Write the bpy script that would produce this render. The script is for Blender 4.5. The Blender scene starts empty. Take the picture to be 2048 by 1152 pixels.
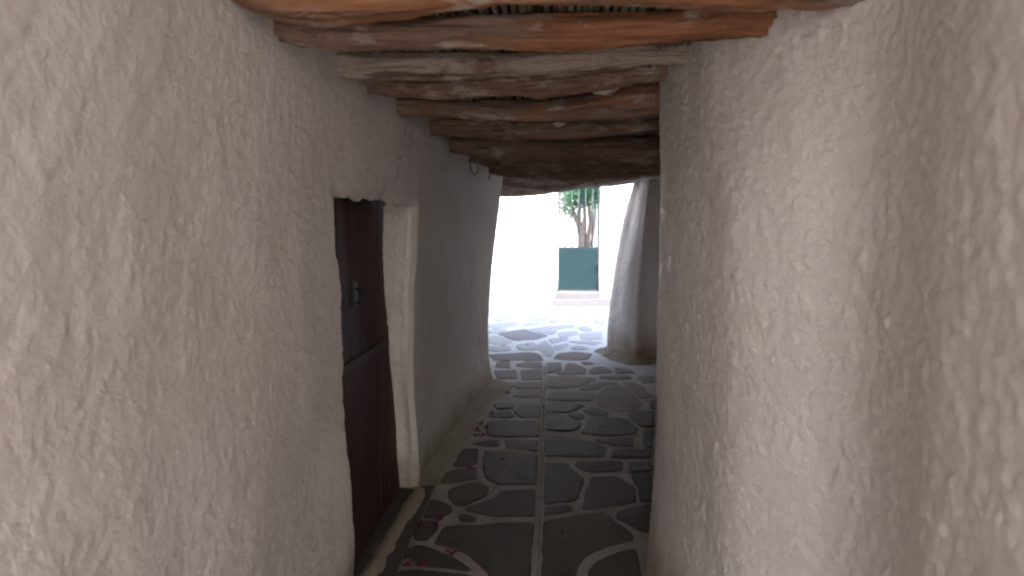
import bpy, math, random
import numpy as np
from mathutils import Vector

# ------------------------------------------------------------------ camera, sky, sun, exposure
SC = bpy.context.scene
COL = SC.collection
R = math.radians
CAM_H, FPX = 1.6, 1600.0                    # eye height in metres, focal length in pixels of the 2048 px wide photograph
YAW, PITCH = math.atan(78 / FPX), math.atan(116 / FPX)
cam_data = bpy.data.cameras.new('camera')
cam_data.sensor_width = 36.0
cam_data.lens = 36.0 * FPX / 2048
cam_data.clip_start, cam_data.clip_end = 0.05, 2000
cam_data.dof.use_dof = True
cam_data.dof.focus_distance = 4.2
cam_data.dof.aperture_fstop = 3.0
cam = bpy.data.objects.new('camera', cam_data)
COL.objects.link(cam)
cam.location = (0, 0, CAM_H)
cam.rotation_euler = (math.pi / 2 - PITCH, 0, YAW)
SC.camera = cam

SUN_AZ, SUN_EL = R(150), R(40)              # azimuth from +Y towards +X
world = bpy.data.worlds.new('World')
SC.world = world
world.use_nodes = True
wn = world.node_tree.nodes
sky = wn.new('ShaderNodeTexSky')
sky.sky_type = 'NISHITA'
sky.sun_disc = False
sky.sun_elevation, sky.sun_rotation = SUN_EL, SUN_AZ
sky.dust_density = 2.0
wn['Background'].inputs['Strength'].default_value = 0.15
world.node_tree.links.new(sky.outputs[0], wn['Background'].inputs['Color'])

sd = bpy.data.lights.new('sun', 'SUN')
sd.energy, sd.angle, sd.color = 2.1, R(0.53), (1.0, 0.94, 0.87)
sun = bpy.data.objects.new('sun', sd)
COL.objects.link(sun)
tosun = Vector((math.sin(SUN_AZ) * math.cos(SUN_EL), math.cos(SUN_AZ) * math.cos(SUN_EL), math.sin(SUN_EL)))
sun.rotation_euler = (-tosun).to_track_quat('-Z', 'Y').to_euler()
sun.location = (3, -4, 12)

vs = SC.view_settings
vs.view_transform, vs.look, vs.gamma, vs.use_curve_mapping = 'Standard', 'None', 1.0, False
vs.exposure = 2.65
vs.use_white_balance = True                 # camera white balance set for open shade
vs.white_balance_temperature, vs.white_balance_tint = 6750, 13
SC.cycles.max_bounces = 14
SC.cycles.diffuse_bounces = 10
SC.cycles.use_denoising = True
SC.cycles.filter_width = 2.2

# ------------------------------------------------------------------ pixel <-> place helpers
cf = np.array([-math.sin(YAW) * math.cos(PITCH), math.cos(YAW) * math.cos(PITCH), -math.sin(PITCH)])
cr = np.array([math.cos(YAW), math.sin(YAW), 0.0])
cu = np.cross(cr, cf)
def ray(px, py):
    return cf + (px - 1024) / FPX * cr + (576 - py) / FPX * cu
def on_floor(px, py, z=0.0):
    r = ray(px, py); t = (z - CAM_H) / r[2]
    return np.array([r[0] * t, r[1] * t, z])
def at_depth(px, py, d):
    r = ray(px, py); t = d / r[1]
    return np.array([r[0] * t, d, CAM_H + r[2] * t])

# ------------------------------------------------------------------ noise on numpy arrays
def _hash(ix, iy, iz, seed):
    h = (ix.astype(np.int64) * 374761393 + iy.astype(np.int64) * 668265263 + iz.astype(np.int64) * 2147483647 + seed * 974634777) & 0xFFFFFFFF
    h = ((h ^ (h >> 13)) * 1274126177) & 0xFFFFFFFF
    h = ((h ^ (h >> 16)) * 2246822519) & 0xFFFFFFFF
    return ((h ^ (h >> 15)) & 0xFFFF) / 32767.5 - 1.0
def vnoise(P, freq, seed=0):
    """value noise in -1..1; P is (..., 3); freq a number or three"""
    q = P * np.asarray(freq, float)
    i = np.floor(q); f = q - i
    f = f * f * f * (f * (f * 6 - 15) + 10)
    ix, iy, iz = i[..., 0].astype(np.int64), i[..., 1].astype(np.int64), i[..., 2].astype(np.int64)
    out = 0
    for a in (0, 1):
        wx = f[..., 0] if a else 1 - f[..., 0]
        for b in (0, 1):
            wy = f[..., 1] if b else 1 - f[..., 1]
            for c in (0, 1):
                wz = f[..., 2] if c else 1 - f[..., 2]
                out = out + wx * wy * wz * _hash(ix + a, iy + b, iz + c, seed)
    return out
def smooth(a, b, x):
    t = np.clip((x - a) / (b - a), 0, 1)
    return t * t * (3 - 2 * t)

# ------------------------------------------------------------------ objects
def link(o, parent=None):
    COL.objects.link(o)
    if parent is not None:
        o.parent = parent
    return o
def tag(o, label=None, cat=None, group=None, kind=None):
    for k, v in (('label', label), ('category', cat), ('group', group), ('kind', kind)):
        if v: o[k] = v
    return o
def empty(name, loc=(0, 0, 0)):
    o = bpy.data.objects.new(name, None)
    o.empty_display_size = 0.1
    link(o); o.location = loc
    return o
def mesh_obj(name, V, F, mat, parent=None, smooth_shade=False):
    """V in world coordinates; the parent Empty may be anywhere"""
    V = np.asarray(V, float)
    if parent is not None:
        off = np.zeros(3); p = parent
        while p is not None:
            off += np.array(p.location); p = p.parent
        V = V - off
    me = bpy.data.meshes.new(name)
    me.from_pydata(V.tolist(), [], F)
    if smooth_shade:
        me.polygons.foreach_set('use_smooth', [True] * len(me.polygons))
    me.materials.append(mat); me.update()
    return link(bpy.data.objects.new(name, me), parent)
def fast_mesh(name, patches, mat, parent=None):
    """patches: list of (P[m,n,3], facemask or None, flip) grids in world coordinates, joined in one mesh"""
    Vs, Fs, n0 = [], [], 0
    for P, mask, flip in patches:
        m, n = P.shape[:2]
        idx = n0 + np.arange(m * n).reshape(m, n)
        q = np.stack([idx[:-1, :-1], idx[1:, :-1], idx[1:, 1:], idx[:-1, 1:]], -1)
        if flip: q = q[..., ::-1]
        q = q.reshape(-1, 4)
        if mask is not None: q = q[mask.reshape(-1)]
        Vs.append(P.reshape(-1, 3)); Fs.append(q); n0 += m * n
    V = np.concatenate(Vs).astype(np.float32); F = np.concatenate(Fs).astype(np.int32)
    if parent is not None:
        V = V - np.array(parent.location, np.float32)
    me = bpy.data.meshes.new(name)
    me.vertices.add(len(V)); me.vertices.foreach_set('co', V.ravel())
    me.loops.add(F.size); me.loops.foreach_set('vertex_index', F.ravel())
    me.polygons.add(len(F))
    me.polygons.foreach_set('loop_start', np.arange(0, F.size, 4, dtype=np.int32))
    me.polygons.foreach_set('use_smooth', np.ones(len(F), bool))
    me.update(calc_edges=True); me.validate()
    me.materials.append(mat)
    return link(bpy.data.objects.new(name, me), parent)
def box_vf(x0, x1, y0, y1, z0, z1, b=0.0):
    """box with chamfered edges"""
    if b <= 0:
        V = [(x, y, z) for x in (x0, x1) for y in (y0, y1) for z in (z0, z1)]
        return V, [(0, 1, 3, 2), (4, 6, 7, 5), (0, 4, 5, 1), (2, 3, 7, 6), (0, 2, 6, 4), (1, 5, 7, 3)]
    import bmesh
    bm = bmesh.new()
    V, F = box_vf(x0, x1, y0, y1, z0, z1)
    vv = [bm.verts.new(v) for v in V]
    for f in F: bm.faces.new([vv[i] for i in f])
    bmesh.ops.recalc_face_normals(bm, faces=bm.faces[:])
    bmesh.ops.bevel(bm, geom=bm.edges[:], offset=b, segments=2, affect='EDGES')
    bm.verts.index_update()
    V = [tuple(v.co) for v in bm.verts]; F = [[v.index for v in f.verts] for f in bm.faces]
    bm.free()
    return V, F
def box(name, x0, x1, y0, y1, z0, z1, mat, parent=None, b=0.0):
    V, F = box_vf(x0, x1, y0, y1, z0, z1, b)
    return mesh_obj(name, V, F, mat, parent)
def tube_vf(pts, rad, seg=8, caps=True):
    pts = np.asarray(pts, float); n = len(pts)
    rad = np.full(n, rad) if np.isscalar(rad) else np.asarray(rad, float)
    T = np.gradient(pts, axis=0); T /= np.linalg.norm(T, axis=1)[:, None]
    up = np.array([0, 0, 1.0]) if abs(T[0, 2]) < 0.9 else np.array([1.0, 0, 0])
    V, F = [], []
    for i in range(n):
        a = np.cross(T[i], up); a /= np.linalg.norm(a); b = np.cross(a, T[i])
        for k in range(seg):
            t = 2 * math.pi * k / seg
            V.append(pts[i] + rad[i] * (a * math.cos(t) + b * math.sin(t)))
    for i in range(n - 1):
        for k in range(seg):
            F.append((i * seg + k, i * seg + (k + 1) % seg, (i + 1) * seg + (k + 1) % seg, (i + 1) * seg + k))
    if caps:
        F.append(tuple(range(seg))[::-1]); F.append(tuple(range((n - 1) * seg, n * seg)))
    return V, F
def tube(name, pts, rad, mat, parent=None, seg=8):
    V, F = tube_vf(pts, rad, seg)
    return mesh_obj(name, V, F, mat, parent, True)

# ------------------------------------------------------------------ materials
class NT:
    def __init__(s, name):
        s.m = bpy.data.materials.new(name); s.m.use_nodes = True
        s.t = s.m.node_tree; s.n = s.t.nodes; s.b = s.n['Principled BSDF']
        s.geo = s.n.new('ShaderNodeNewGeometry'); s.tc = s.n.new('ShaderNodeTexCoord'); s.oi = s.n.new('ShaderNodeObjectInfo')
    def l(s, a, b): s.t.links.new(a, b)
    def noise(s, scale, detail=4, rough=0.55, stretch=None, coord=None, dist=0.0):
        n = s.n.new('ShaderNodeTexNoise')
        n.inputs['Scale'].default_value = scale; n.inputs['Detail'].default_value = detail
        n.inputs['Roughness'].default_value = rough; n.inputs['Distortion'].default_value = dist
        c = coord or s.geo.outputs['Position']
        if stretch:
            mp = s.n.new('ShaderNodeMapping'); mp.inputs['Scale'].default_value = stretch
            s.l(c, mp.inputs['Vector']); c = mp.outputs[0]
        s.l(c, n.inputs['Vector'])
        return n.outputs['Fac']
    def ramp(s, fac, stops):
        r = s.n.new('ShaderNodeValToRGB'); e = r.color_ramp.elements
        while len(e) < len(stops): e.new(0.5)
        for i, (p, c) in enumerate(stops):
            e[i].position = p
            e[i].color = (c, c, c, 1) if np.isscalar(c) else (*c, 1)
        s.l(fac, r.inputs['Fac'])
        return r.outputs['Color']
    def mix(s, fac, a, b):
        m = s.n.new('ShaderNodeMix'); m.data_type = 'RGBA'
        for v, i in ((fac, 0), (a, 6), (b, 7)):
            if hasattr(v, 'links'): s.l(v, m.inputs[i])
            else: m.inputs[i].default_value = v if i == 0 else (*v, 1)
        return m.outputs[2]
    def math(s, op, a, b):
        m = s.n.new('ShaderNodeMath'); m.operation = op
        for i, v in enumerate((a, b)):
            if hasattr(v, 'links'): s.l(v, m.inputs[i])
            else: m.inputs[i].default_value = v
        return m.outputs[0]
    def sep(s, axis):
        x = s.n.new('ShaderNodeSeparateXYZ'); s.l(s.geo.outputs['Position'], x.inputs[0]); return x.outputs[axis]
    def bump(s, h, strength, dist):
        b = s.n.new('ShaderNodeBump'); b.inputs['Strength'].default_value = strength; b.inputs['Distance'].default_value = dist
        s.l(h, b.inputs['Height']); s.l(b.outputs[0], s.b.inputs['Normal'])
    def done(s, col, rough=0.7, spec=0.5, metal=0.0):
        if hasattr(col, 'links'): s.l(col, s.b.inputs['Base Color'])
        else: s.b.inputs['Base Color'].default_value = (*col, 1)
        if hasattr(rough, 'links'): s.l(rough, s.b.inputs['Roughness'])
        else: s.b.inputs['Roughness'].default_value = rough
        s.b.inputs['Specular IOR Level'].default_value = spec
        s.b.inputs['Metallic'].default_value = metal
        return s.m

def plaster(name, base, warm, dirt, rough=0.6, spec=0.4, bump=0.5, stain=0.5, base_stain=None):
    m = NT(name)
    c = m.mix(m.ramp(m.noise(1.7, 5), [(0.38, 0.0), (0.68, 1.0)]), base, warm)
    c = m.mix(m.math('MULTIPLY', m.ramp(m.noise(5.5, 8, 0.7, (1, 1, 0.55)), [(0.56, 0.0), (0.78, 1.0)]), stain), c, dirt)
    c = m.mix(m.math('MULTIPLY', m.ramp(m.noise(38, 4, 0.6), [(0.62, 0.0), (0.75, 1.0)]), stain * 0.6), c, dirt)
    c = m.mix(m.math('MULTIPLY', m.ramp(m.noise(2.6, 9, 0.72, (1, 0.6, 1.3), None, 0.8), [(0.50, 0.0), (0.68, 1.0)]), stain * 0.45), c, tuple(0.5 * (a_ + b_) for a_, b_ in zip(dirt, warm)))
    if base_stain:                                              # splashed earth: a ragged band with its own outline
        h = m.math('ADD', m.sep(2), m.math('MULTIPLY', m.math('SUBTRACT', m.noise(4.2, 6, 0.65), 0.5), base_stain[1]))
        c = m.mix(m.math('MULTIPLY', m.ramp(h, [(base_stain[0] * 0.3, 1.0), (base_stain[0], 0.0)]), 0.8), c, base_stain[2])
    h = m.math('ADD', m.noise(105, 4, 0.6), m.math('MULTIPLY', m.noise(260, 3, 0.6), 0.4))
    m.bump(h, bump, 0.006)
    return m.done(c, m.ramp(m.noise(30, 3), [(0.3, rough - 0.12), (0.7, rough + 0.15)]), spec)

M = {}
M['plaster_left'] = plaster('whitewash_old', (0.75, 0.715, 0.70), (0.71, 0.66, 0.615), (0.44, 0.40, 0.37), 0.75, 0.25, 0.9, 0.65,
                            (0.30, 0.35, (0.30, 0.23, 0.15)))
M['plaster_right'] = plaster('whitewash_thick', (0.76, 0.72, 0.71), (0.74, 0.70, 0.68), (0.50, 0.455, 0.41), 0.42, 0.5, 0.8, 0.5,
                             (0.46, 0.55, (0.25, 0.18, 0.11)))
M['plaster_lane'] = plaster('whitewash_fresh', (0.74, 0.74, 0.735), (0.73, 0.72, 0.695), (0.60, 0.57, 0.53), 0.7, 0.3, 0.3, 0.3)
M['plaster_beige'] = plaster('limewash_beige', (0.50, 0.45, 0.38), (0.46, 0.41, 0.34), (0.34, 0.30, 0.26), 0.8, 0.2, 0.3, 0.4)
M['plaster_lump'] = plaster('lime_lump', (0.62, 0.58, 0.53), (0.55, 0.50, 0.44), (0.42, 0.37, 0.32), 0.8, 0.2, 0.5, 0.4)
M['step_mortar'] = plaster('step_mortar', (0.47, 0.45, 0.44), (0.45, 0.42, 0.40), (0.30, 0.26, 0.22), 0.8, 0.2, 0.4, 0.7)

def mortar(name, a, b, d, lime=None):
    m = NT(name)
    c = m.mix(m.ramp(m.noise(9, 6, 0.65), [(0.35, 0.0), (0.65, 1.0)]), a, b)
    c = m.mix(m.ramp(m.noise(3.1, 6, 0.7), [(0.52, 0.0), (0.75, 0.8)]), c, d)
    if lime:                                                    # joint colour whitens raggedly from the passage towards the lane
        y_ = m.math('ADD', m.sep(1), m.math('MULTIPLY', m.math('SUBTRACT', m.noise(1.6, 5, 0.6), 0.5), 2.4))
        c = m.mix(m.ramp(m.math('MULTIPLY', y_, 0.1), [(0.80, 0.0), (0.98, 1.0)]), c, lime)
    m.bump(m.noise(70, 6, 0.65), 0.6, 0.006)
    return m.done(c, 0.85, 0.2)
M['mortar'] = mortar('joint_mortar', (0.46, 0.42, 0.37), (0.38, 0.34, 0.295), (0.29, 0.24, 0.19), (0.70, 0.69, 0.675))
M['mortar_white'] = mortar('joint_limewash', (0.76, 0.755, 0.74), (0.70, 0.69, 0.675), (0.58, 0.56, 0.53))
M['fillet'] = mortar('base_fillet', (0.38, 0.33, 0.26), (0.31, 0.26, 0.19), (0.22, 0.18, 0.13))

def stone(name, stops, rough=0.5, warm=(0.10, 0.07, 0.05)):
    m = NT(name)
    c = m.ramp(m.oi.outputs['Random'], stops)
    m2 = m.ramp(m.noise(6, 7, 0.65), [(0.42, 0.0), (0.72, 0.75)])
    c = m.mix(m2, c, warm)
    c = m.mix(m.math('MULTIPLY', m.ramp(m.noise(60, 5, 0.7), [(0.5, 0.0), (0.8, 1.0)]), 0.35), c, (0.20, 0.18, 0.16))
    h = m.math('ADD', m.noise(14, 8, 0.6), m.math('MULTIPLY', m.noise(130, 4, 0.6), 0.25))
    m.bump(h, 0.5, 0.008)
    return m.done(c, m.ramp(m.noise(18, 4), [(0.3, rough + 0.1), (0.7, rough + 0.35)]), 0.12)
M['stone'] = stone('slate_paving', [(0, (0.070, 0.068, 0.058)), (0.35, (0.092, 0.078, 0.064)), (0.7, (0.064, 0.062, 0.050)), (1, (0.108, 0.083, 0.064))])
M['stone_lit_lane'] = stone('lane_lit_paving', [(0, (0.47, 0.475, 0.47)), (0.4, (0.54, 0.53, 0.51)), (0.75, (0.45, 0.45, 0.445)), (1, (0.57, 0.555, 0.53))], 0.6, (0.50, 0.475, 0.445))  # paving copy with the open lane's brightness put into its colour
M['stone_lit_mid'] = stone('exit_lit_paving', [(0, (0.25, 0.235, 0.22)), (0.5, (0.29, 0.265, 0.245)), (1, (0.26, 0.225, 0.195))], 0.6, (0.25, 0.20, 0.165))  # in-between copy: daylight reaching in at the exit, painted as paler stone
M['stone_purple'] = stone('purple_slate', [(0, (0.26, 0.243, 0.255)), (1, (0.26, 0.243, 0.255))], 0.55, (0.265, 0.24, 0.25))

def wood(name, dark, mid, orange, white, fo, fw, seed, ox=None):
    """weathered log: grain along X, peeled orange patches, lime smears"""
    m = NT(name)
    mp = m.n.new('ShaderNodeMapping'); mp.inputs['Location'].default_value = (seed * 3.7, seed * 1.9, seed * 5.3)
    m.l(m.geo.outputs['Position'], mp.inputs['Vector']); co = mp.outputs[0]
    g = m.noise(14, 9, 0.7, (0.2, 2.2, 2.2), co, 0.8)
    c = m.ramp(g, [(0.32, dark), (0.5, tuple(0.5 * (a_ + b_) for a_, b_ in zip(dark, mid))), (0.66, mid)])
    c = m.mix(m.ramp(m.noise(2.1, 5, 0.6, (0.8, 1.5, 1.5), co), [(0.42, 0.0), (0.62, 0.75)]), c, m.ramp(g, [(0.3, (0.17, 0.11, 0.086)), (0.7, (0.32, 0.235, 0.18))]))   # greyed, barky stretches
    on = m.noise(4.0, 9, 0.68, (0.6, 1.6, 1.6), co, 0.5)
    if ox is not None:                                          # bark kept on one half, peeled on the other
        cl_ = m.n.new('ShaderNodeClamp'); cl_.inputs[1].default_value, cl_.inputs[2].default_value = -0.22, 0.06
        m.l(m.math('MULTIPLY', m.math('SUBTRACT', m.sep(0), ox), 0.6), cl_.inputs[0]); on = m.math('ADD', on, cl_.outputs[0])
    o = m.ramp(on, [(fo - 0.05, 0.0), (fo + 0.05, 1.0)])
    c = m.mix(m.math('MULTIPLY', o, 0.85), c, m.ramp(g, [(0.3, tuple(k * 0.45 for k in orange)), (0.55, orange), (0.75, tuple(min(1, k * 1.3 + 0.04) for k in orange))]))
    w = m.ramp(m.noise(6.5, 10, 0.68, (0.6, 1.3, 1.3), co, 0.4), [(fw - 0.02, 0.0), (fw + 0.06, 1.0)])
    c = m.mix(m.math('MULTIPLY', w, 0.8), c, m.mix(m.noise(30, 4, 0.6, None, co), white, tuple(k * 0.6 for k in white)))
    sp_ = m.ramp(m.noise(26, 6, 0.7, (0.6, 1, 1), co), [(0.64, 0.0), (0.70, 1.0)])
    c = m.mix(m.math('MULTIPLY', sp_, 0.55), c, white)
    cr_ = m.ramp(m.noise(9, 6, 0.75, (0.06, 3.0, 3.0), co), [(0.36, 1.0), (0.42, 0.0)])
    c = m.mix(m.math('MULTIPLY', cr_, 0.7), c, tuple(k * 0.35 for k in dark))
    m.bump(m.math('ADD', g, m.noise(90, 4, 0.6, (0.15, 1, 1), co)), 0.7, 0.008)
    return m.done(c, 0.75, 0.25)
M['reed'] = None
def reed_mat():
    m = NT('dry_reed')
    c = m.ramp(m.oi.outputs['Random'], [(0, (0.20, 0.16, 0.12)), (0.5, (0.29, 0.24, 0.18)), (1, (0.36, 0.31, 0.25))])
    c = m.mix(m.ramp(m.noise(5, 5, 0.6, (4, 0.6, 4)), [(0.45, 0.0), (0.7, 0.8)]), c, (0.13, 0.10, 0.08))
    m.bump(m.noise(60, 3, 0.5, (3, 0.2, 3)), 0.4, 0.003)
    return m.done(c, 0.7, 0.3)
M['reed'] = reed_mat()
def door_mat():
    m = NT('brown_door_paint')
    g = m.noise(16, 7, 0.65, (2.0, 2.0, 0.15))
    c = m.ramp(g, [(0.3, (0.036, 0.011, 0.0085)), (0.7, (0.066, 0.021, 0.016))])
    c = m.mix(m.ramp(m.noise(9, 6, 0.7), [(0.6, 0.0), (0.75, 0.5)]), c, (0.075, 0.043, 0.033))
    m.bump(g, 0.4, 0.004)
    return m.done(c, 0.62, 0.35)
M['door'] = door_mat()
def flat(name, col, rough=0.6, spec=0.4, metal=0.0, var=0.25, scale=20):
    m = NT(name)
    c = m.mix(m.ramp(m.noise(scale, 5, 0.6), [(0.35, 0.0), (0.7, 1.0)]), col, tuple(k * (1 - var) for k in col))
    m.bump(m.noise(scale * 6, 4), 0.2, 0.002)
    return m.done(c, rough, spec, metal)
M['iron'] = flat('dull_iron', (0.07, 0.075, 0.07), 0.5, 0.5, 0.8)
M['wire'] = flat('dark_wire', (0.05, 0.045, 0.04), 0.6)
M['ledge_wood'] = flat('worn_ledge', (0.065, 0.038, 0.031), 0.6)
M['green'] = flat('green_gate_paint', (0.005, 0.031, 0.037), 0.45, 0.5, 0.0, 0.2, 6)
M['green_dark'] = flat('green_frame_paint', (0.010, 0.040, 0.045), 0.45, 0.5, 0.0, 0.2, 6)
M['bark'] = flat('pale_bark', (0.42, 0.33, 0.29), 0.85, 0.2, 0.0, 0.4, 14)
def leaf_mat(name, a, b):
    m = NT(name)
    c = m.mix(m.noise(7, 3), a, b)
    m.b.inputs['Subsurface Weight'].default_value = 0.0
    m.b.inputs['Transmission Weight'].default_value = 0.0
    return m.done(c, 0.5, 0.4)
M['leaf'] = leaf_mat('tree_leaf', (0.025, 0.12, 0.065), (0.06, 0.19, 0.08))
M['blossom'] = leaf_mat('magenta_bract', (0.12, 0.006, 0.02), (0.20, 0.009, 0.022))
M['blossom_violet'] = leaf_mat('violet_bract', (0.075, 0.006, 0.04), (0.12, 0.008, 0.035))
M['dead_leaf'] = leaf_mat('fallen_leaf', (0.018, 0.03, 0.014), (0.03, 0.028, 0.016))
M['brown_leaf'] = leaf_mat('brown_leaf', (0.035, 0.02, 0.014), (0.05, 0.03, 0.018))
M['twig'] = flat('pale_twig', (0.30, 0.27, 0.24), 0.8)
M['earth'] = flat('roof_earth', (0.12, 0.09, 0.065), 0.95, 0.1)

# ================================================================== WALLS
def axis_steps(*segs):
    """segs: (start, stop, step); joined, no doubles"""
    out = []
    for a, b, h in segs:
        n = max(1, int(round((b - a) / h)))
        out.append(np.linspace(a, b, n, endpoint=False))
    out.append(np.array([segs[-1][1]]))
    return np.concatenate(out)
def splx(x, xs, ys):
    """smooth interpolation through table (cubic Hermite, monotone-ish)"""
    xs, ys = np.asarray(xs, float), np.asarray(ys, float)
    m = np.gradient(ys, xs)
    x = np.clip(x, xs[0], xs[-1])
    i = np.clip(np.searchsorted(xs, x) - 1, 0, len(xs) - 2)
    h = xs[i + 1] - xs[i]; t = (x - xs[i]) / h
    return ((2*t**3 - 3*t**2 + 1) * ys[i] + (t**3 - 2*t**2 + t) * h * m[i] + (-2*t**3 + 3*t**2) * ys[i+1] + (t**3 - t**2) * h * m[i+1])

# ---- the wall with the door
LB = ([-6, 0, 1.2, 2.5, 3.7, 4.9, 6.0, 7.5, 8.3], [-0.93, -0.895, -0.885, -0.868, -0.83, -0.79, -0.75, -0.67, -0.60])
LT = ([-6, 0, 1.2, 2.0, 2.85, 3.6, 4.3, 5.2, 6.2, 8.3], [-0.88, -0.845, -0.83, -0.80, -0.735, -0.69, -0.66, -0.65, -0.615, -0.46])
def left_x(s, z):
    w = np.clip(z / 2.1, 0, 1.0) ** 2
    x = splx(s, *LB) * (1 - w) + splx(s, *LT) * w
    return x + 0.10 * np.exp(-np.clip(z, 0, 9) / 0.13) * smooth(6.9, 8.0, s)
ROT = np.array([[0.80, 0.36, 0.48], [-0.60, 0.48, 0.64], [0.0, -0.80, 0.60]])
def plaster_relief(P, fine, streak):
    Pz = (P * np.array([1, 0.62, 1.05])) @ ROT.T
    P = P @ ROT.T
    n = 0.016 * vnoise(P, 1.7, 1) + 0.006 * vnoise(P, 5.0, 2) + 0.0016 * vnoise(P, 14, 3)
    n = n + streak * vnoise(Pz, 40, 4)
    k = np.clip(vnoise(Pz, 78, 5) * 0.7 + vnoise(Pz, 130, 6) * 0.5, -0.3, 1.0)
    return n + fine * k
D0, D1, DTOP = 3.10, 4.45, 1.735            # door opening along the wall and its head
LEND, LRAD = 7.95, 0.20
s_ax = axis_steps((-2.6, 0.8, 0.06), (0.8, 2.6, 0.0065), (2.6, D0, 0.007), (D0, D1, 0.012), (D1, 5.6, 0.009), (5.6, 8.0, 0.014), (LEND + 0.05, LEND + 0.40, 0.014), (LEND + 0.40, LEND + 6.0, 0.12))
z_ax = axis_steps((-0.05, 0.0, 0.05), (0.0, DTOP, 0.0095), (DTOP, 2.35, 0.0095), (2.35, 5.2, 0.12))
S, Z = np.meshgrid(s_ax, z_ax, indexing='ij')
# the door's ragged edges: grid lines bent onto them
def edge_near(z): return D0 + splx(z, [0, 0.5, 1.0, 1.4, 1.75], [0.24, 0.17, 0.05, -0.08, -0.215]) + 0.010 * np.sin(z * 7.0) + 0.006 * np.sin(z * 23 + 1) + 0.004 * np.sin(z * 61)
def edge_far(z): return D1 + 0.24 - 0.28 * z + 0.010 * np.sin(z * 5 + 2) + 0.006 * np.sin(z * 19)
def edge_head(s): return DTOP + 0.008 * np.sin(s * 9) + 0.006 * np.sin(s * 31) + 0.004 * np.sin(s * 77) - 0.012 * (s - D0)
zc_ = np.clip(Z, 0, DTOP)
fn = np.exp(-np.abs(S - D0) / 0.75) * smooth(2.5, 1.74, Z) * (S < 3.8); ff = np.exp(-np.abs(S - D1) / 0.75) * smooth(2.5, 1.74, Z) * (S >= 3.8)
S2 = S + (edge_near(zc_) - D0) * fn + (edge_far(zc_) - D1) * ff
Z2 = Z + (edge_head(np.clip(S, D0, D1)) - DTOP) * np.exp(-np.abs(Z - DTOP) / 0.12) * smooth(2.75, 3.0, S) * smooth(4.8, 4.5, S)
th = np.clip((S2 - LEND) / LRAD, 0, math.pi / 2)
over = np.maximum(S2 - LEND - LRAD * math.pi / 2, 0)
xb = left_x(np.minimum(S2, LEND), Z2)
PX = np.where(S2 <= LEND, xb, xb - LRAD + LRAD * np.cos(th) - over)
PY = np.where(S2 <= LEND, S2, LEND + LRAD * np.sin(th))
Z2 = np.where(Z2 > 2.35, 2.35 + (Z2 - 2.35) * (1.0 + 0.35 * smooth(3.0, 5.0, S2)), Z2)     # unseen upper wall, heightened to shade the lane
P = np.stack([PX, PY, Z2], -1)
N = np.stack([np.cos(th), np.sin(th), np.zeros_like(th)], -1)
amp = plaster_relief(P, 0.0032, 0.0013)
# lips of the opening roll inwards, foot of the wall swells a little
inside = (S > D0 - 1e-6) & (S < D1 + 1e-6) & (Z < DTOP + 1e-6)
ds = np.maximum(np.maximum(D0 - S, S - D1), 0); dz = np.maximum(Z - DTOP, 0)
lip = np.sqrt(ds ** 2 + dz ** 2)
amp = amp - 0.030 * np.exp(-(lip / 0.020) ** 2) * (Z < DTOP + 0.2)
P = P + N * amp[..., None]
si = lambda v: int(np.argmin(np.abs(s_ax - v)))
zi = lambda v: int(np.argmin(np.abs(z_ax - v)))
i0, i1, j1, j0 = si(D0), si(D1), zi(DTOP), 0
mask = np.ones((len(s_ax) - 1, len(z_ax) - 1), bool)
mask[i0:i1, j0:j1] = False
REC = 0.105                                   # depth of the recess
def reveal(edge, dirv, side):
    """edge (n,3) strip running inwards from the opening's lip"""
    t = np.concatenate([[0.0], np.linspace(0.006, REC + 0.05, 26)])
    Q = edge[:, None, :] + t[None, :, None] * np.array([-1.0, 0, 0])
    rough = 1.8 * plaster_relief(Q + side, 0.0035, 0.003) * smooth(0.0, 0.03, t)[None, :]
    return Q + np.array(dirv) * (rough + 0.02 * smooth(0.0, 0.05, t)[None, :])[..., None]
house_l = empty('house', (-0.9, 4.0, 0))
tag(house_l, 'rough whitewashed house with recessed dark brown door, lining the covered passage', 'house')
fast_mesh('wall', [(P, mask, True),
                   (reveal(P[i0, :j1 + 7], (0, -1, 0), 0.3), None, True),
                   (reveal(P[i1, :j1 + 7], (0, 1, 0), 0.7), None, False),
                   (reveal(P[i0 - 6:i1 + 7, j1], (0, 0, 1), 0.1), None, True)], M['plaster_left'], house_l)

def rough_wall(name, x0, x1, y0, y1, z0, z1, mat, parent=None, h=0.08, seed=0, a=0.012):
    """closed box of plaster with uneven faces and soft edges"""
    nx, nz, ny = max(2, int((x1 - x0) / h)), max(2, int((z1 - z0) / h)), max(2, int((y1 - y0) / h))
    faces = []
    def face(A, B, C0):
        u, v = np.meshgrid(np.linspace(0, 1, len(A)), np.linspace(0, 1, len(B)), indexing='ij')
        return u, v
    X, Z_ = np.linspace(x0, x1, nx + 1), np.linspace(z0, z1, nz + 1); Yv = np.linspace(y0, y1, ny + 1)
    def g(U, V, w, order):
        u, v = np.meshgrid(U, V, indexing='ij'); ww = np.full_like(u, w)
        st = {'xz': (u, ww, v), 'yz': (ww, u, v), 'xy': (u, v, ww)}[order]
        return np.stack(st, -1)
    pats = [(g(X, Z_, y0, 'xz'), None, False), (g(X, Z_, y1, 'xz'), None, True), (g(Yv, Z_, x0, 'yz'), None, True), (g(Yv, Z_, x1, 'yz'), None, False), (g(X, Yv, z1, 'xy'), None, False)]
    out = []
    for G, m_, fl in pats:
        n3 = np.stack([vnoise(G + seed, 1.1, 71 + k_) * a * 1.3 + vnoise(G + seed, 6.0, 75 + k_) * a * 0.5 for k_ in range(3)], -1)
        out.append((G + n3, m_, fl))
    return fast_mesh(name, out, mat, parent)
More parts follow.
